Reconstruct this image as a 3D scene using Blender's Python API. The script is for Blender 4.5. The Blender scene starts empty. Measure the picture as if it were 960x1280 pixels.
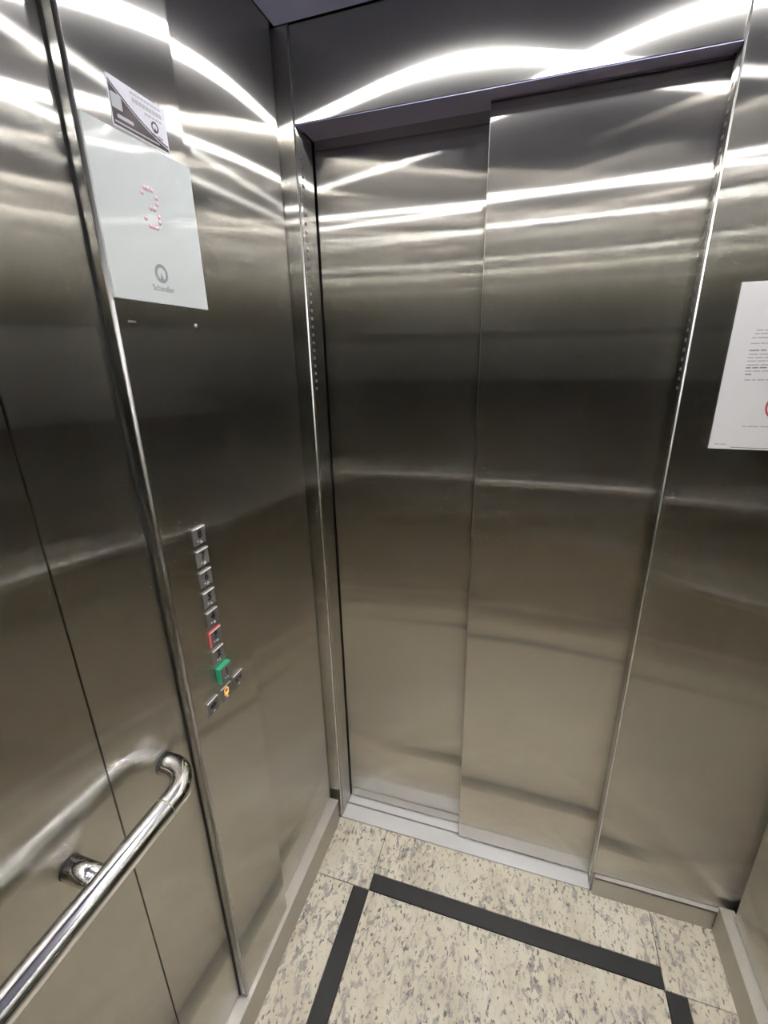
import bpy, bmesh, math, random
from mathutils import Vector, Matrix
random.seed(7)
scene = bpy.context.scene
COL = scene.collection

# ------------------------------------------------------------------ camera
F_PX, YAW, PITCH, ROLL = 566.3, -0.3117, -0.3275, -0.0220
CAM = Vector((0.5231, -1.0609, 1.5293))
fw = Vector((math.sin(YAW)*math.cos(PITCH), math.cos(YAW)*math.cos(PITCH), math.sin(PITCH)))
rt = Vector((math.cos(YAW), -math.sin(YAW), 0))
up = rt.cross(fw)
r2 = math.cos(ROLL)*rt + math.sin(ROLL)*up
u2 = -math.sin(ROLL)*rt + math.cos(ROLL)*up
cd = bpy.data.cameras.new('camera')
cd.sensor_fit = 'VERTICAL'; cd.sensor_height = 24.0; cd.sensor_width = 18.0
cd.lens = F_PX*24.0/1280.0
cd.clip_start = 0.01
cam = bpy.data.objects.new('camera', cd); COL.objects.link(cam)
M = Matrix(((r2.x, u2.x, -fw.x), (r2.y, u2.y, -fw.y), (r2.z, u2.z, -fw.z))).to_4x4()
M.translation = CAM
cam.matrix_world = M
scene.camera = cam

# ------------------------------------------------------------------ world, light strength, exposure
w = bpy.data.worlds.new('world'); scene.world = w; w.use_nodes = True
w.node_tree.nodes['Background'].inputs[0].default_value = (0.02, 0.02, 0.022, 1)
w.node_tree.nodes['Background'].inputs[1].default_value = 0.2
LAMP = 105.0                       # emission of the four ceiling downlights
LAMP_COLOR = (0.97, 0.98, 1.0)
vs = scene.view_settings
vs.view_transform = 'Standard'; vs.look = 'None'; vs.gamma = 1.0; vs.use_curve_mapping = False
vs.exposure = 1.5
cy = scene.cycles
cy.max_bounces = 20; cy.glossy_bounces = 16; cy.diffuse_bounces = 6; cy.transmission_bounces = 6
cy.blur_glossy = 0.0; cy.sample_clamp_indirect = 25.0
cy.use_denoising = True

# ------------------------------------------------------------------ cabin measures (metres)
XL, XR = -0.030, 1.145            # side walls
YF, YB = 0.0, -1.344              # front return plane, rear wall
H = 2.165                         # ceiling
DW, DH = 0.806, 2.0               # door opening
BB = 0.100                        # baseboard height
JX1, JX2, JY1, JY2 = 0.168, 0.963, -0.193, -1.11

# ------------------------------------------------------------------ materials
def nt(name):
    m = bpy.data.materials.new(name); m.use_nodes = True
    t = m.node_tree; t.nodes.clear()
    out = t.nodes.new('ShaderNodeOutputMaterial')
    return m, t, out

def pbr(name, col, rough=0.5, metal=0.0, coat=0.0, emit=None, estr=0.0, spec=0.5):
    m, t, out = nt(name)
    b = t.nodes.new('ShaderNodeBsdfPrincipled')
    b.inputs['Base Color'].default_value = (*col, 1)
    b.inputs['Roughness'].default_value = rough
    b.inputs['Metallic'].default_value = metal
    b.inputs['Coat Weight'].default_value = coat
    b.inputs['Specular IOR Level'].default_value = spec
    if emit:
        b.inputs['Emission Color'].default_value = (*emit, 1)
        b.inputs['Emission Strength'].default_value = estr
    t.links.new(b.outputs[0], out.inputs[0])
    return m

def steel(name, col=(0.59, 0.565, 0.515), sharp=(0, 0, 1), a_sharp=0.0028, a_wide=0.46, haze=0.012, soft=0.13):
    """brushed stainless: reflections stay sharp along `sharp` (the brushing direction) and smear across it"""
    m, t, out = nt(name)
    N = t.nodes; L = t.links
    g = N.new('ShaderNodeBsdfAnisotropic')
    r = math.sqrt(a_sharp*a_wide)
    k = math.sqrt(a_sharp/a_wide)
    g.inputs['Anisotropy'].default_value = 1.0 - k
    tc = N.new('ShaderNodeTexCoord')
    mp = N.new('ShaderNodeMapping')
    mp.inputs['Scale'].default_value = tuple(1.5 if s else 260.0 for s in sharp)
    nz = N.new('ShaderNodeTexNoise'); nz.inputs['Scale'].default_value = 1.0; nz.inputs['Detail'].default_value = 3.0
    L.new(tc.outputs['Object'], mp.inputs[0]); L.new(mp.outputs[0], nz.inputs[0])
    cr = N.new('ShaderNodeMapRange')
    cr.inputs['To Min'].default_value = 0.95; cr.inputs['To Max'].default_value = 1.05
    L.new(nz.outputs[0], cr.inputs[0])
    # slow blotches of wear
    n2 = N.new('ShaderNodeTexNoise'); n2.inputs['Scale'].default_value = 2.2; n2.inputs['Detail'].default_value = 2.0
    L.new(tc.outputs['Object'], n2.inputs[0])
    mr = N.new('ShaderNodeMapRange')
    mr.inputs['To Min'].default_value = math.sqrt(r)*0.93; mr.inputs['To Max'].default_value = math.sqrt(r)*1.07
    L.new(n2.outputs[0], mr.inputs[0]); L.new(mr.outputs[0], g.inputs['Roughness'])
    mc = N.new('ShaderNodeVectorMath'); mc.operation = 'SCALE'
    mc.inputs[0].default_value = col
    L.new(cr.outputs[0], mc.inputs['Scale']); L.new(mc.outputs[0], g.inputs['Color'])
    tv = N.new('ShaderNodeCombineXYZ')
    for i in range(3): tv.inputs[i].default_value = sharp[i]
    L.new(tv.outputs[0], g.inputs['Tangent'])
    # second, softer lobe: unevenly worn brushing
    g2 = N.new('ShaderNodeBsdfAnisotropic')
    b_sharp = a_sharp*14.0
    g2.inputs['Anisotropy'].default_value = 1.0 - math.sqrt(min(1.0, b_sharp/a_wide))
    g2.inputs['Roughness'].default_value = math.sqrt(math.sqrt(b_sharp*a_wide))
    L.new(mc.outputs[0], g2.inputs['Color']); L.new(tv.outputs[0], g2.inputs['Tangent'])
    ms = N.new('ShaderNodeMixShader'); ms.inputs[0].default_value = soft
    L.new(g.outputs[0], ms.inputs[1]); L.new(g2.outputs[0], ms.inputs[2])
    d = N.new('ShaderNodeBsdfDiffuse'); d.inputs[0].default_value = (0.45, 0.43, 0.40, 1)
    mx = N.new('ShaderNodeMixShader'); mx.inputs[0].default_value = haze
    L.new(ms.outputs[0], mx.inputs[1]); L.new(d.outputs[0], mx.inputs[2]); L.new(mx.outputs[0], out.inputs[0])
    return m

def granite(name):
    m, t, out = nt(name)
    N = t.nodes; L = t.links
    b = N.new('ShaderNodeBsdfPrincipled'); b.inputs['Roughness'].default_value = 0.32
    tc = N.new('ShaderNodeTexCoord')
    oi = N.new('ShaderNodeObjectInfo')
    ad = N.new('ShaderNodeVectorMath'); ad.operation = 'ADD'
    L.new(tc.outputs['Object'], ad.inputs[0])
    sc_ = N.new('ShaderNodeVectorMath'); sc_.operation = 'SCALE'
    sc_.inputs[0].default_value = (13.0, 7.0, 3.0); L.new(oi.outputs['Random'], sc_.inputs['Scale'])
    L.new(sc_.outputs[0], ad.inputs[1])
    mp = N.new('ShaderNodeMapping'); mp.inputs['Rotation'].default_value = (0, 0, 0.7)
    mp.inputs['Scale'].default_value = (1.0, 0.55, 1.0)
    L.new(ad.outputs[0], mp.inputs[0])
    def noise(s, det=4.0, ro=0.55, dist=0.0):
        n = N.new('ShaderNodeTexNoise'); n.inputs['Scale'].default_value = s
        n.inputs['Detail'].default_value = det; n.inputs['Roughness'].default_value = ro
        n.inputs['Distortion'].default_value = dist
        L.new(mp.outputs[0], n.inputs[0]); return n
    def ramp(src, stops):
        r = N.new('ShaderNodeValToRGB'); e = r.color_ramp.elements
        e[0].position, e[0].color = stops[0][0], (*stops[0][1], 1)
        e[1].position, e[1].color = stops[-1][0], (*stops[-1][1], 1)
        for p_, c_ in stops[1:-1]:
            q = e.new(p_); q.color = (*c_, 1)
        L.new(src, r.inputs[0]); return r
    def mix(mode, fac, a, bb):
        x = N.new('ShaderNodeMixRGB'); x.blend_type = mode
        if hasattr(fac, 'links'): L.new(fac, x.inputs[0])
        else: x.inputs[0].default_value = fac
        L.new(a, x.inputs[1])
        if hasattr(bb, 'links'): L.new(bb, x.inputs[2])
        else: x.inputs[2].default_value = (*bb, 1)
        return x
    base = ramp(noise(11, 4, 0.6, 0.5).outputs[0], [(0.30, (0.66, 0.59, 0.47)), (0.5, (0.78, 0.72, 0.59)), (0.70, (0.86, 0.81, 0.69))])
    grey = ramp(noise(62, 4, 0.66, 0.5).outputs[0], [(0.515, (0, 0, 0)), (0.59, (1, 1, 1))])
    zone = ramp(noise(9, 3, 0.55).outputs[0], [(0.36, (0.25, 0.25, 0.25)), (0.60, (0.95, 0.95, 0.95))])
    gz = mix('MULTIPLY', 1.0, grey.outputs[0], zone.outputs[0])
    c1 = mix('MIX', gz.outputs[0], base.outputs[0], (0.40, 0.36, 0.335))
    spk = ramp(noise(120, 3, 0.62, 0.3).outputs[0], [(0.58, (0, 0, 0)), (0.65, (0.85, 0.85, 0.85))])
    c2 = mix('MIX', spk.outputs[0], c1.outputs[0], (0.13, 0.11, 0.105))
    L.new(c2.outputs[0], b.inputs['Base Color']); L.new(b.outputs[0], out.inputs[0])
    return m

STEEL = steel('brushed_steel')
STEEL_DOOR = steel('brushed_door_steel', col=(0.67, 0.635, 0.575), a_sharp=0.0026, a_wide=0.48)
STEEL_H = pbr('soffit_haze_tint', (0.33, 0.315, 0.52), 0.35)  # violet-blue lens haze put into the soffit's base colour
STEEL_X = steel('brushed_ledge_steel', sharp=(0, 1, 0), a_sharp=0.12, a_wide=0.3, haze=0.15, col=(0.75, 0.72, 0.68))
STEEL_BASE = steel('brushed_baseboard_steel', a_sharp=0.10, a_wide=0.35, haze=0.15)
EDGE = pbr('polished_steel_edge', (0.80, 0.78, 0.76), 0.38, 1.0)
CHROME = pbr('chrome', (0.86, 0.85, 0.85), 0.14, 1.0)
ALU = pbr('bright_aluminium', (0.80, 0.80, 0.82), 0.38, 0.55)
RINGLINE = pbr('tube_joint_line', (0.10, 0.10, 0.10), 0.4)
MIRROR = pbr('silvered_mirror', (0.90, 0.92, 0.91), 0.0, 1.0)
DARK = pbr('dark_joint', (0.015, 0.014, 0.014), 0.7)
GRANITE = granite('beige_granite')
BLACK_STONE = pbr('black_stone_strip', (0.022, 0.022, 0.024), 0.35)
GROUT = pbr('floor_grout', (0.16, 0.115, 0.085), 0.8)
CEIL = pbr('ceiling_panel_blue_grey', (0.52, 0.57, 0.94), 0.5)
GLASS = pbr('white_backed_glass', (0.74, 0.78, 0.765), 0.06, 0.0, coat=0.4)
GREYPRINT = pbr('grey_print', (0.34, 0.36, 0.36), 0.5)
LIGHTPRINT = pbr('light_grey_print', (0.50, 0.50, 0.52), 0.6)
PAPER = pbr('white_paper', (0.80, 0.79, 0.79), 0.8)
INK = pbr('print_ink', (0.24, 0.23, 0.24), 0.7)
SOFTINK = pbr('faint_print_ink', (0.50, 0.46, 0.46), 0.7)
REDINK = pbr('red_print_ink', (0.55, 0.05, 0.07), 0.7)
STICK_W = pbr('sticker_white', (0.78, 0.77, 0.84), 0.3)
STICK_D = pbr('sticker_dark_plum', (0.045, 0.025, 0.04), 0.3)
BUTTON = pbr('button_steel', (0.22, 0.205, 0.21), 0.45, 0.4)
BRAILLE = pbr('braille_dot_steel', (0.9, 0.88, 0.88), 0.15, 1.0)
BLACKINK = pbr('button_black_numeral', (0.01, 0.01, 0.01), 0.4)
RED_GLOW = pbr('red_lit_ring', (0.5, 0.06, 0.07), 0.4, emit=(1.0, 0.14, 0.14), estr=0.10)
GREEN = pbr('green_plastic', (0.03, 0.42, 0.22), 0.3, coat=0.3)
ORANGE_GLOW = pbr('orange_lit_symbol', (0.9, 0.4, 0.05), 0.4, emit=(1.0, 0.42, 0.10), estr=0.35)
LED_RED = pbr('led_red', (0.80, 0.63, 0.66), 0.4, emit=(1.0, 0.35, 0.45), estr=0.06)
LAMP_M = pbr('lamp_diffuser', (0.9, 0.9, 0.9), 0.4, emit=LAMP_COLOR, estr=LAMP)
LENS = pbr('grey_sensor_lens', (0.12, 0.11, 0.11), 0.25)
COL_EDGE = pbr('grey_steel_edge', (0.42, 0.40, 0.385), 0.36, 1.0)  # darker grey metal than EDGE, for the column bead and small fittings
BAR = pbr('pale_highlight_and_braille', (0.80, 0.76, 0.77), 0.5)

# ------------------------------------------------------------------ mesh helpers
def link(name, me, mat=None, parent=None):
    o = bpy.data.objects.new(name, me); COL.objects.link(o)
    if mat: me.materials.append(mat)
    if parent is not None: o.parent = parent
    return o

def from_bm(bm, smooth=False):
    me = bpy.data.meshes.new('mesh')
    bmesh.ops.recalc_face_normals(bm, faces=bm.faces)
    if smooth:
        for f in bm.faces: f.smooth = True
    bm.to_mesh(me); bm.free()
    return me

def add_box(bm, x0, x1, y0, y1, z0, z1):
    v = [bm.verts.new((x, y, z)) for x in (x0, x1) for y in (y0, y1) for z in (z0, z1)]
    for q in ((0, 1, 3, 2), (4, 6, 7, 5), (0, 4, 5, 1), (2, 3, 7, 6), (0, 2, 6, 4), (1, 5, 7, 3)):
        bm.faces.new([v[i] for i in q])

def box(name, b, mat, parent=None, bevel=0.0, seg=2):
    bm = bmesh.new(); add_box(bm, *b)
    if bevel:
        bmesh.ops.bevel(bm, geom=list(bm.edges), offset=bevel, segments=seg, profile=0.5, affect='EDGES')
    return link(name, from_bm(bm), mat, parent)

def tube_bm(bm, path, r, n=24, cap=True):
    rings = []
    pts = [Vector(p) for p in path]
    prev = None
    for i, p in enumerate(pts):
        t = (pts[min(i+1, len(pts)-1)] - pts[max(i-1, 0)]).normalized()
        a = Vector((0, 0, 1)) if abs(t.z) < 0.9 else Vector((1, 0, 0))
        u = t.cross(a).normalized(); v = u.cross(t).normalized()
        rings.append([bm.verts.new(p + r*(math.cos(2*math.pi*k/n)*u + math.sin(2*math.pi*k/n)*v)) for k in range(n)])
    for a, b in zip(rings, rings[1:]):
        for k in range(n):
            f = bm.faces.new((a[k], a[(k+1) % n], b[(k+1) % n], b[k])); f.smooth = True
    if cap:
        bm.faces.new(rings[0]); bm.faces.new(rings[-1])

def tube(name, path, r, mat, parent=None, n=24):
    bm = bmesh.new(); tube_bm(bm, path, r, n)
    return link(name, from_bm(bm), mat, parent)

def lathe(name, prof, mat, parent=None, n=48, mw=None, smooth=True):
    """profile of (radius, height) turned about local z"""
    bm = bmesh.new(); rings = []
    for r, z in prof:
        if r < 1e-6: rings.append([bm.verts.new((0, 0, z))])
        else: rings.append([bm.verts.new((r*math.cos(2*math.pi*k/n), r*math.sin(2*math.pi*k/n), z)) for k in range(n)])
    for a, b in zip(rings, rings[1:]):
        for k in range(n):
            va = [a[0]] if len(a) == 1 else [a[k], a[(k+1) % n]]
            vb = [b[0]] if len(b) == 1 else [b[(k+1) % n], b[k]]
            f = bm.faces.new(va + vb); f.smooth = smooth
    if mw: bm.transform(mw)
    return link(name, from_bm(bm), mat, parent)

# plane frames: ON_LEFT puts flat artwork (u right, v up, n out) on a wall that faces +x; ON_FRONT on one that faces -y
ON_LEFT = Matrix(((0, 0, 1, 0), (1, 0, 0, 0), (0, 1, 0, 0), (0, 0, 0, 1)))
ON_FRONT = Matrix(((1, 0, 0, 0), (0, 0, -1, 0), (0, 1, 0, 0), (0, 0, 0, 1)))
def at(frame, x, y, z): return Matrix.Translation((x, y, z)) @ frame

def poly(name, pts, depth, mat, parent, mw):
    bm = bmesh.new()
    lo = [bm.verts.new((u, v, 0)) for u, v in pts]; hi = [bm.verts.new((u, v, depth)) for u, v in pts]
    n = len(pts)
    bm.faces.new(hi); bm.faces.new(lo[::-1])
    for i in range(n): bm.faces.new((lo[i], lo[(i+1) % n], hi[(i+1) % n], hi[i]))
    bm.transform(mw)
    return link(name, from_bm(bm), mat, parent)

def rrect(u0, u1, v0, v1, r, n=5):
    P = []
    for cx, cy_, a0 in ((u1-r, v1-r, 0), (u0+r, v1-r, 90), (u0+r, v0+r, 180), (u1-r, v0+r, 270)):
        for k in range(n+1):
            a = math.radians(a0 + 90*k/n); P.append((cx + r*math.cos(a), cy_ + r*math.sin(a)))
    return P

def ring(name, ro, ri, depth, mat, parent, mw, n=40):
    return lathe(name, [(ri, 0), (ro, 0), (ro, depth), (ri, depth), (ri, 0)], mat, parent, n, mw, smooth=False)

def text(name, body, size, mat, parent, mw, depth=0.0002, bold=0.0):
    cu = bpy.data.curves.new('text', 'FONT'); cu.body = body; cu.size = size
    cu.align_x = 'CENTER'; cu.align_y = 'CENTER'; cu.extrude = depth; cu.offset = bold
    tmp = bpy.data.objects.new('text_tmp', cu); COL.objects.link(tmp)
    bpy.context.view_layer.update()
    me = bpy.data.meshes.new_from_object(tmp.evaluated_get(bpy.context.evaluated_depsgraph_get()))
    bpy.data.objects.remove(tmp); bpy.data.curves.remove(cu)
    me.transform(mw); me.materials.clear()
    return link(name, me, mat, parent)

def thing(name, label, cat, loc=(0, 0, 0), group=None):
    o = bpy.data.objects.new(name, None); COL.objects.link(o)
    o.empty_display_size = 0.05
    o.location = loc; tag(o, label, cat, group)
    return o
def tag(o, label, cat=None, group=None, kind=None):
    o['label'] = label
    if cat: o['category'] = cat
    if group: o['group'] = group
    if kind: o['kind'] = kind
    return o
def struct(o, label, cat):
    return tag(o, label, cat, kind='structure')

# ------------------------------------------------------------------ floor: granite tiles with an inlaid black frame
floor = struct(box('floor', (XL-0.06, XR+0.07, YB-0.06, 0.0, -0.06, -0.004), GROUT), 'beige granite lift floor with a thin inlaid black rectangle', 'floor')
FX0, FX1, FY0, FY1 = -0.02, 1.135, 0.0, YB+0.02
SW = 0.049; G = 0.0011
def tile(name, x0, x1, y0, y1, mat, top=0.0):
    return box(name, (x0+G, x1-G, y0+G, y1-G, -0.010, top), mat, floor, 0.0006, 1)
for x0, x1 in ((FX0, JX1), (JX2, FX1)):
    tile('granite_tile', x0, x1, JY1, FY0-0.001, GRANITE)
    tile('granite_tile', x0, x1, FY1, JY2, GRANITE)
tile('granite_tile', JX1, JX2, JY1+SW, FY0-0.001, GRANITE)
tile('granite_tile', JX1, JX2, FY1, JY2-SW, GRANITE)
tile('granite_tile', FX0, JX1-SW, JY2, JY1, GRANITE)
tile('granite_tile', JX2+SW, FX1, JY2, JY1, GRANITE)
tile('granite_tile', JX1, JX2, JY2, JY1, GRANITE)
tile('black_strip', JX1, JX2, JY1, JY1+SW, BLACK_STONE, 0.0005)['label'] = 'black stone strip inlaid along the door side'
tile('black_strip', JX1, JX2, JY2-SW, JY2, BLACK_STONE, 0.0005)
tile('black_strip', JX1-SW, JX1, JY2, JY1, BLACK_STONE, 0.0005)
tile('black_strip', JX2, JX2+SW, JY2, JY1, BLACK_STONE, 0.0005)

# ------------------------------------------------------------------ ceiling
ceiling = struct(box('ceiling', (XL-0.06, XR+0.07, YB-0.06, 0.14, H+0.012, H+0.07), DARK), 'dark blue-grey lift ceiling panel with a narrow edge joint', 'ceiling')
box('ceiling_panel', (XL+0.0006, XR-0.0006, YB+0.0006, -0.0006, H, H+0.012), CEIL, ceiling, 0.001, 1)

# ------------------------------------------------------------------ walls
T = 0.014
def wall_panel(parent, b, mat=STEEL, bev=0.0012):
    return box('wall_panel', b, mat, parent, bev, 2)
HT = H - 0.0006
wl = struct(box('wall_left', (XL-0.06, XL-T-0.006, YB-0.06, 0.14, -0.06, H+0.012), DARK), 'brushed steel panel wall carrying the control column and a chrome handrail', 'wall')
SEAM = -0.7016
wall_panel(wl, (XL-T, XL, YB+0.001, SEAM-0.0012, BB+0.0025, HT))
wall_panel(wl, (XL-T, XL, SEAM+0.0012, -0.019, BB+0.0025, HT))
wr = struct(box('wall_right', (XR+T+0.016, XR+0.07, YB-0.06, 0.14, -0.06, H+0.012), DARK), 'brushed steel panel wall facing the control column, with handrail', 'wall')
for a, b in ((YB+0.001, -0.673), (-0.671, -0.036)):
    wall_panel(wr, (XR, XR+T, a, b, BB+0.0025, HT))
wb = struct(box('wall_rear', (XL-T, XR+T, YB-0.06, YB-T, -0.06, H+0.012), DARK), 'brushed steel rear wall opposite the lift doors', 'wall')
cuts = [XL+0.0015, 0.363, 0.765, XR-0.0015]
for a, b in zip(cuts, cuts[1:]):
    wall_panel(wb, (a+0.001, b-0.001, YB-T, YB, BB+0.0025, HT))
mirror = thing('wall_mirror', 'large frameless mirror on the rear wall above the handrail', 'mirror', (0.564, YB, 0.98))
box('mirror_glass', (-0.52, 0.52, 0.0003, 0.005, 0.0, 1.165), MIRROR, mirror, 0.001, 1)
for sx in (-1, 1):
    for z in (0.0, 1.165):
        box('mirror_clip', (sx*0.36-0.012, sx*0.36+0.012, 0.0003, 0.007, z-0.006, z+0.006), CHROME, mirror, 0.001, 1)
# front wall: narrow left return, wide right return, transom over the doors, jambs and soffit
wf = struct(box('wall_front', (XL-0.06, XR+0.07, 0.135, 0.16, -0.06, H+0.012), DARK), 'brushed steel front wall with door opening, transom and side returns', 'wall')
def part(name, b, mat, parent=wf, bev=0.0012, label=None):
    o = box(name, b, mat, parent, bev, 2)
    if label: o['label'] = label
    return o
part('return_panel', (XL-0.018, 0.0, 0.0, 0.034, -0.002, HT), STEEL)
part('jamb_panel', (-0.020, 0.0, 0.0345, 0.084, -0.002, DH), STEEL)
part('return_panel', (DW, XR+0.028, 0.0, 0.034, -0.002, HT), STEEL)
part('jamb_panel', (DW, DW+0.02, 0.0345, 0.044, -0.002, DH), STEEL)
part('transom_panel', (0.0008, DW-0.0008, 0.003, 0.018, DH+0.0005, HT), STEEL)
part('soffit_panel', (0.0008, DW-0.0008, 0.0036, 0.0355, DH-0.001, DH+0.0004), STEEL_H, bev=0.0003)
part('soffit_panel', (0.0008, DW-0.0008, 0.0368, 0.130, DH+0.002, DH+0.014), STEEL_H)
part('corner_strip', (XL-0.0195, XL-0.0150, -0.0195, -0.0005, -0.002, HT), STEEL)
part('corner_strip', (1.1690, 1.1735, -0.0365, -0.0005, -0.002, HT), STEEL)
# bright rounded edges of the returns
for x in (0.0, DW):
    bm = bmesh.new(); tube_bm(bm, [(x, 0.0010, 0.0), (x, 0.0010, HT)], 0.0018, 12)
    link('edge_bead', from_bm(bm), EDGE, wf)

# baseboards
def baseboard(name, face, ledge, label):
    o = struct(box(name, face, STEEL_BASE, None, 0.0012, 2), label, 'baseboard')
    box('ledge', ledge, STEEL_X, o, 0.0008, 2)
    return o
LB = -0.001
baseboard('baseboard_left', (XL-0.01, LB, YB+0.001, -0.020, -0.003, BB-0.004), (XL-0.008, LB+0.001, YB+0.001, -0.018, BB-0.0035, BB),
          'projecting steel baseboard below the control column')
RB = 1.118
baseboard('baseboard_right', (RB, XR+0.01, YB+0.001, -0.014, -0.003, BB-0.004), (RB-0.001, XR+0.008, YB+0.001, -0.014, BB-0.0035, BB),
          'projecting steel baseboard of the wall facing the control column')
baseboard('baseboard_front', (DW+0.004, RB, -0.012, -0.0003, -0.003, 0.068), (DW+0.004, XR-0.002, -0.013, -0.0003, 0.0685, 0.075),
          'low steel baseboard below the posted notice')
baseboard('baseboard_rear', (LB+0.001, RB-0.001, YB-0.01, YB+0.04, -0.003, BB-0.004), (LB+0.001, RB-0.001, YB-0.008, YB+0.041, BB-0.0035, BB),
          'projecting steel baseboard along the rear wall')

# ------------------------------------------------------------------ door sill and door leaves
sill = struct(box('trim_1', (-0.03, DW+0.03, 0.0005, 0.134, -0.05, -0.012), DARK), 'bright aluminium door sill with running grooves', 'door sill')
for a, b in ((0.0005, 0.0545), (0.0595, 0.0965), (0.1040, 0.133)):
    o = box('sill_strip', (0.0006, DW-0.0006, a, b, -0.012, 0.0), ALU, sill, 0.0008, 2)
door = bpy.data.objects.new('door_1', None); COL.objects.link(door)
struct(door, 'closed two-leaf telescopic brushed steel lift door', 'door')
def leaf(x0, x1, y0, label):
    o = box('door_leaf', (x0, x1, y0, y0+0.022, 0.004, DH+0.010 if y0 > 0.06 else DH+0.001), STEEL_DOOR, door, 0.0012, 2)
    o['label'] = label
    return o
a = leaf(0.0035, 0.440, 0.0895, 'set-back leaf of the lift door beside the control column')
b = leaf(0.404, DW+0.016, 0.0465, 'forward leaf of the lift door beside the posted notice')
box('leaf_edge', (0.4033, 0.404, 0.0468, 0.0685, 0.004, DH+0.001), COL_EDGE, b, 0.0002, 1)
for lf, x0, x1, y in ((a, 0.01, 0.43, 0.0972), (b, 0.41, 0.80, 0.0552)):
    box('guide_shoe', (x0+0.08, x0+0.13, y, y+0.0035, -0.010, 0.004), DARK, lf)
    box('guide_shoe', (x1-0.13, x1-0.08, y, y+0.0035, -0.010, 0.004), DARK, lf)

# light curtain strips in the two jambs
def dots_strip(x, side, label):
    t = thing('light_curtain', label, 'sensor strip', (x, 0.0, 0.0))
    s = side
    x0, x1 = sorted((0.0, 0.0028*s))
    hb = box('housing', (x0, x1, 0.010, 0.032, 0.02, 1.985), STEEL, t, 0.0005, 1)
    n = 28
    me = None
    for k in range(n):
        z = 1.46 + k*0.0181
        if me is None:
            xa, xb = sorted((0.0024*s, 0.0040*s))
            d = box('sensor_lens', (xa, xb, 0.0155, 0.0245, -0.0035, 0.0035), LENS, t, 0.0006, 1); me = d.data
        else:
            d = bpy.data.objects.new('sensor_lens', me); COL.objects.link(d); d.parent = t
        d.location = (0, 0, z)
    return t
dots_strip(0.0, 1, 'light curtain strip of small lenses on the door jamb beside the control column')
dots_strip(DW, -1, 'light curtain strip of small lenses on the door jamb beside the posted notice')

# ------------------------------------------------------------------ control column on the left wall
CX = -0.009
KC = 0.9834
def Y(y): return CAM.y + (y - CAM.y)*KC      # sizes first read on a plane 9 mm deeper
def Z(z): return CAM.z + (z - CAM.z)*KC
CY0, CY1 = Y(-0.540), Y(-0.345)
cop = thing('control_column', 'tall brushed steel lift control column with floor buttons and white glass display', 'control panel', (XL, -0.44, 0.09))
cop['kind'] = 'thing'
def C(o):        # parts are modelled in world space, then hung under the column
    o.parent = cop; o.matrix_parent_inverse = Matrix.Translation(cop.location).inverted(); return o
bpy.context.view_layer.update()
C(box('faceplate', (XL+0.0005, CX, CY0, CY1, BB+0.001, HT), STEEL, None, 0.003, 3))
C(box('shadow_joint', (XL+0.0002, XL+0.004, CY0-0.0035, CY0+0.002, BB+0.001, HT), DARK))
C(tube('edge_bead', [(CX-0.0026, CY0+0.0026, BB+0.001), (CX-0.0026, CY0+0.0026, HT)], 0.0034, COL_EDGE, None, 16))
disp = C(box('glass_display', (CX, CX+0.0035, Y(-0.5365), Y(-0.3455), Z(1.613), Z(1.8165)), GLASS, None, 0.0006, 1))
disp['label'] = 'white backed square glass floor display'
GX = CX+0.0036
# glowing 3 as a dot matrix
three = ['01110', '10001', '00001', '00110', '00001', '10001', '01110']
ledme = None
for r_, row in enumerate(three):
    for c_, ch in enumerate(row):
        if ch == '1':
            m_ = at(ON_LEFT, GX, Y(-0.4435 + (c_-2)*0.0066), Z(1.7385 + (3-r_)*0.0078))
            d = lathe('led_dot', [(0, 0.0004), (0.0031, 0.0004), (0.0031, 0)], LED_RED, None, 12, m_)
            d.parent = disp
            d.matrix_parent_inverse = Matrix.Identity(4)
def logo(parent, frame, y, z, x, R, mat):
    mw = at(frame, x, y, z)
    o = ring('logo_ring', R, R*0.66, 0.0003, mat, parent, mw)
    # wedge rising from the base of the ring, with two flanking bars
    w_ = poly('logo_wedge', [(-R*0.30, -R*0.72), (R*0.30, -R*0.72), (0.0, R*0.10)], 0.0003, mat, parent, mw)
    return o
logo(disp, ON_LEFT, Y(-0.4435), Z(1.6545), GX, 0.0125, GREYPRINT)
text('brand_lettering', 'Schindler', 0.0115, GREYPRINT, disp, at(ON_LEFT, GX, Y(-0.4435), Z(1.6340)))
for o in list(disp.children): o.matrix_parent_inverse = Matrix.Identity(4)
# two tiny marks below the display
C(box('etched_mark', (CX, CX+0.0006, Y(-0.519), Y(-0.505), Z(1.5835), Z(1.5865)), COL_EDGE, None, 0.0002, 1))
C(lathe('key_lock', [(0, 0.0015), (0.0035, 0.0015), (0.0042, 0)], COL_EDGE, None, 20, at(ON_LEFT, CX, Y(-0.379), Z(1.5855))))

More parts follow.
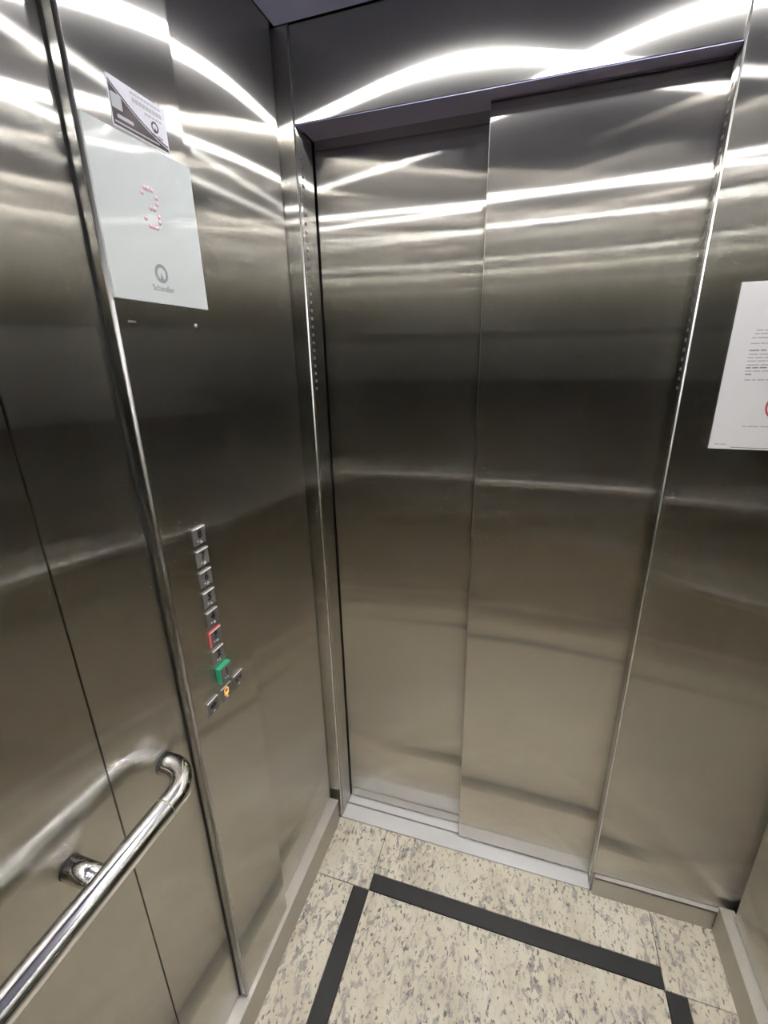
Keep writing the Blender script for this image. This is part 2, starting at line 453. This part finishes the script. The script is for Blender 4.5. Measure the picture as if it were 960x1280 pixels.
BS = 0.031
def braille(parent, y, z, x, spots):
    for du, dv in spots:
        mw = at(ON_LEFT, x, y+du*0.0026, z+dv*0.0026)
        lathe('braille_dot', [(0, 0.0012), (0.0011, 0.0009), (0.0016, 0.0)], BAR, parent, 10, mw)
def push_button(y, ztop, kind, sym):
    z = ztop - BS/2
    proud = 0.0022
    b = C(box('push_button', (CX-0.001, CX+proud, y-BS/2, y+BS/2, ztop-BS, ztop), BUTTON, None, 0.0007, 2))
    fx = CX+proud
    kids_before = set(bpy.data.objects)
    if kind != 'green': box('painted_top_highlight', (fx-0.0004, fx+0.0016, y-BS/2+0.0004, y+BS/2-0.0004, ztop-0.0022, ztop-0.0002), BAR, b, 0.0004, 1)  # pale strip paints the light caught along the button's top bevel
    if kind == 'red':
        for bb in ((fx-0.0004, fx+0.0008, y-BS/2-0.0018, y-BS/2+0.0016, ztop-BS, ztop),
                   (fx-0.0004, fx+0.0008, y-BS/2-0.0018, y+BS/2, ztop, ztop+0.0014)):
            box('lit_edge', bb, RED_GLOW, b)
    if kind == 'green':
        o = BS/2 + 0.0012
        g = box('green_collar', (CX, CX+0.0112, y-o, y+o, z-o, z+o), GREEN, b, 0.0012, 2)
        g['label'] = 'raised green plastic body of the exit floor button'
        box('button_face', (CX+0.0108, CX+0.0120, y-BS/2+0.0008, y+BS/2-0.0008, z-BS/2+0.0008, z+BS/2-0.0008), BUTTON, b, 0.0003, 1)
        fx = CX+0.0120
    if sym.isdigit():
        text('numeral', sym, 0.0195, BLACKINK, b, at(ON_LEFT, fx+0.0002, y+0.0010, z+0.0025), bold=0.0007)
        patt = {'1': [(0, 1)], '2': [(0, 1), (0, 0)], '3': [(0, 1), (1, 1)], '4': [(0, 1), (1, 1), (1, 0)], '5': [(0, 1), (1, 0)],
                '6': [(0, 1), (1, 1), (0, 0)], '7': [(0, 1), (1, 1), (0, 0), (1, 0)], '8': [(0, 1), (0, 0), (1, 0)]}[sym]
        braille(b, y, z-0.0115, fx, [(-2, 1), (-1, 0), (-1, -1)] [:1] + [(u+0.5, v-0.5) for u, v in patt])
    else:
        mw = at(ON_LEFT, fx, y+0.001, z+0.001)
        mat = ORANGE_GLOW if sym == 'bell' else BLACKINK
        if sym == 'bell':
            ring('bell_symbol', 0.0068, 0.0042, 0.0004, mat, b, mw @ Matrix.Translation((0, 0.0022, 0)), 24)
            poly('bell_base', [(-0.0075, -0.0062), (0.0075, -0.0062), (0.0060, -0.0036), (-0.0060, -0.0036)], 0.0004, mat, b, mw)
            lathe('bell_clapper', [(0, 0.0004), (0.0018, 0.0004), (0.0018, 0)], mat, b, 14, mw @ Matrix.Translation((0, -0.0085, 0)))
        else:
            s = 1 if sym == 'open' else -1
            for k in (-1, 1):
                c0 = 0.0055*k
                poly('arrow_symbol', [(c0-0.0035*k*s, -0.0055), (c0-0.0035*k*s, 0.0055), (c0+0.0040*k*s, 0.0)] if k*s > 0 else
                     [(c0-0.0035*k*s, 0.0055), (c0-0.0035*k*s, -0.0055), (c0+0.0040*k*s, 0.0)], 0.0004, mat, b, mw)
            poly('bar_symbol', [(-0.0006, -0.006), (0.0006, -0.006), (0.0006, 0.006), (-0.0006, 0.006)], 0.0004, mat, b, mw)
        braille(b, y, z-0.0115, fx, [(0, 0), (1, 0)])
    for o in set(bpy.data.objects) - kids_before:
        o.matrix_parent_inverse = Matrix.Identity(4)
    return b
for k, sym in enumerate('87654321'):
    push_button(Y(-0.452 if k < 7 else -0.4495), Z(1.2552 - k*0.0412), {5: 'red', 7: 'green'}.get(k, 'steel'), sym)
for y, sym in ((-0.489, 'open'), (-0.448, 'bell'), (-0.408, 'close')):
    push_button(Y(y), Z(0.9165), 'steel', sym)

# ------------------------------------------------------------------ sticker on the column
SY0, SY1, SZ0, SZ1 = Y(-0.4835), Y(-0.383), Z(1.8215), Z(1.8765)
stick = thing('service_sticker', 'white and dark plum service sticker above the glass display', 'sticker', (CX, (SY0+SY1)/2, SZ0))
W_, H_ = SY1-SY0, SZ1-SZ0
sm = at(ON_LEFT, 0.0001, 0, 0)
poly('sticker_sheet', rrect(-W_/2, W_/2, 0, H_, 0.003), 0.0005, STICK_W, stick, sm)
sm2 = at(ON_LEFT, 0.0006, 0, 0)
def curve(u):     # falling S from upper left to lower right
    s = (u + W_/2)/W_
    return H_*(0.87*(1-s)**1.25*(1-0.25*s) + 0.10*s)
us = [-W_/2+0.002 + (W_-0.004)*k/24 for k in range(25)]
poly('dark_swoosh', [(us[0], 0.002), (us[-1], 0.002)] + [(u, max(0.004, curve(u))) for u in us[::-1]], 0.0003, STICK_D, stick, sm2)
poly('thin_swoosh', [(u, curve(u)+0.0035) for u in us] + [(u, curve(u)+0.0016) for u in us[::-1]], 0.0003, STICK_D, stick, sm2)
sm3 = at(ON_LEFT, 0.0009, 0, 0)
poly('pale_square', rrect(-0.0465, -0.0300, 0.0200, 0.0365, 0.0008, 2), 0.0002, LIGHTPRINT, stick, sm3)
poly('print_line', rrect(-0.0405, -0.0140, 0.0108, 0.0150, 0.0008, 2), 0.0002, LIGHTPRINT, stick, sm3)
poly('print_line', rrect(-0.0455, 0.0300, 0.0050, 0.0068, 0.0006, 2), 0.0002, LIGHTPRINT, stick, sm3)
for u0, u1, v0, v1 in ((-0.012, 0.042, 0.0475, 0.0500), (-0.010, 0.043, 0.0390, 0.0440), (0.010, 0.042, 0.0330, 0.0355)):
    n = max(3, int((u1-u0)/0.0055))
    for k in range(n):
        a_ = u0 + (u1-u0)*k/n
        poly('print_line', [(a_, v0), (a_+(u1-u0)/n*0.78, v0), (a_+(u1-u0)/n*0.78, v1), (a_, v1)], 0.0002, LIGHTPRINT, stick, sm2)
mw_ = at(ON_LEFT, 0.0006, 0.026, 0.0245)
ring('logo_ring', 0.0066, 0.0043, 0.0002, STICK_D, stick, mw_, 32)
poly('logo_wedge', [(-0.002, -0.0048), (0.002, -0.0048), (0, 0.0006)], 0.0002, STICK_D, stick, mw_)
text('brand_lettering', 'Schindler', 0.0062, STICK_D, stick, at(ON_LEFT, 0.0006, 0.028, 0.0143), depth=0.0001)

# ------------------------------------------------------------------ handrails
def handrail(label, frame, length, posts, group=None):
    """rail in local space: wall at x=0, rail runs along -y from the front bend"""
    t = thing('handrail', label, 'handrail', (0, 0, 0), group)
    t.matrix_world = frame
    R_, OFF, rb = 0.0185, 0.066, 0.050
    path = [(0.0, 0, 0), (OFF-rb, 0, 0)]
    for k in range(1, 13):
        a_ = math.pi/2*k/12; path.append((OFF-rb+rb*math.sin(a_), -rb+rb*math.cos(a_), 0))
    path.append((OFF, -length+rb, 0))
    for k in range(1, 13):
        a_ = math.pi/2*k/12; path.append((OFF-rb+rb*math.cos(a_), -length+rb-rb*math.sin(a_), 0))
    path.append((0.0, -length, 0))
    bm = bmesh.new(); tube_bm(bm, path, R_, 32)
    link('tube', from_bm(bm), CHROME, t)
    for y in posts:
        bm = bmesh.new(); tube_bm(bm, [(0, y, -0.002), (OFF-0.008, y, -0.002)], 0.016, 24)
        link('bracket', from_bm(bm), CHROME, t)
    mwy = Matrix(((0, 0, 1, 0), (1, 0, 0, 0), (0, 1, 0, 0), (0, 0, 0, 1)))
    for y, rr in [(0, R_), (-length, R_)] + [(p, 0.016) for p in posts]:
        ring('joint_ring', rr+0.0004, rr-0.002, 0.0005, RINGLINE, t, Matrix.Translation((0, y, 0 if rr == R_ else -0.002)) @ mwy, 32)
    for y in (-rb-0.018, -length+rb+0.018):        # weld line after each bend
        bm = bmesh.new(); tube_bm(bm, [(OFF, y, 0), (OFF, y-0.0008, 0)], R_+0.0003, 32)
        link('weld_line', from_bm(bm), COL_EDGE, t)
    return t
RZ = 0.880
handrail('chrome tube handrail fixed to the wall beside the control column', Matrix.Translation((XL, -0.609, RZ)), 0.65, (-0.174, -0.48))
handrail('chrome tube handrail on the wall facing the control column', Matrix.Translation((XR, -1.257, RZ)) @ Matrix.Rotation(math.pi, 4, 'Z'), 1.0, (-0.17, -0.5, -0.83))
handrail('chrome tube handrail along the rear wall opposite the doors', Matrix.Translation((XL+0.15, YB, RZ)) @ Matrix.Rotation(math.pi/2, 4, 'Z'), 0.9, (-0.17, -0.45, -0.73))

# ------------------------------------------------------------------ posted notice on the right return
NX, NZ = 0.871, 1.3435
notice = thing('posted_notice', 'white printed paper notice with red ring taped to steel panel', 'notice', (NX, -0.0004, NZ))
nm = at(ON_FRONT, 0, 0, 0)
nm2 = at(ON_FRONT, 0, -0.0004, 0)
poly('paper_sheet', [(0, 0), (0.21, -0.001), (0.21, 0.302), (-0.001, 0.302)], 0.0004, PAPER, notice, nm)
def words(v, u0, u1, h, mat):
    u = u0
    while u < u1-0.004:
        l = random.uniform(0.006, 0.020); l = min(l, u1-u)
        poly('print_word', [(u, v), (u+l, v), (u+l, v+h), (u, v+h)], 0.0001, mat, notice, nm2)
        u += l + 0.0022
for v, u0, u1, m_ in ((0.219, 0.037, 0.175, SOFTINK), (0.213, 0.036, 0.175, SOFTINK), (0.206, 0.033, 0.178, SOFTINK), (0.196, 0.033, 0.178, SOFTINK),
                 (0.184, 0.033, 0.060, INK), (0.177, 0.034, 0.178, SOFTINK), (0.171, 0.034, 0.178, SOFTINK), (0.165, 0.034, 0.178, SOFTINK),
                 (0.158, 0.034, 0.178, SOFTINK), (0.153, 0.034, 0.178, INK), (0.147, 0.034, 0.178, SOFTINK), (0.141, 0.035, 0.045, INK), (0.131, 0.036, 0.178, SOFTINK),
                 (0.044, 0.049, 0.165, SOFTINK), (0.008, 0.010, 0.030, SOFTINK)):
    words(v, u0, u1, 0.0021, m_)
rm = at(ON_FRONT, 0.106, -0.0004, 0.083)
ring('red_ring', 0.0265, 0.0235, 0.0001, REDINK, notice, rm)
poly('red_bar', [(-0.019, 0.015), (-0.015, 0.019), (0.019, -0.015), (0.015, -0.019)][::-1], 0.0001, REDINK, notice, rm)
poly('black_rule', [(0.038, 0.0022), (0.205, 0.0012), (0.205, 0.0026), (0.038, 0.0038)], 0.0001, INK, notice, nm2)

# ------------------------------------------------------------------ ceiling downlights
LX, LY = (0.344, 0.785), (-0.235, -1.109)
names = {(0, 0): 'round ceiling downlight above the set-back door leaf', (1, 0): 'round ceiling downlight above the forward door leaf',
         (0, 1): 'round ceiling downlight near the rear wall on the control column side', (1, 1): 'round ceiling downlight near the rear wall on the notice side'}
for i, x in enumerate(LX):
    for j, y in enumerate(LY):
        t = thing('ceiling_downlight', names[(i, j)], 'downlight', (x, y, H), 'downlights in the lift ceiling')
        lathe('bezel', [(0.0335, 0.0), (0.045, 0.0), (0.045, -0.003), (0.037, -0.005), (0.0335, -0.004), (0.0335, 0.0)], CHROME, t, 40)
        lathe('diffuser', [(0, -0.0025), (0.033, -0.0025), (0.033, 0.0)], LAMP_M, t, 40)
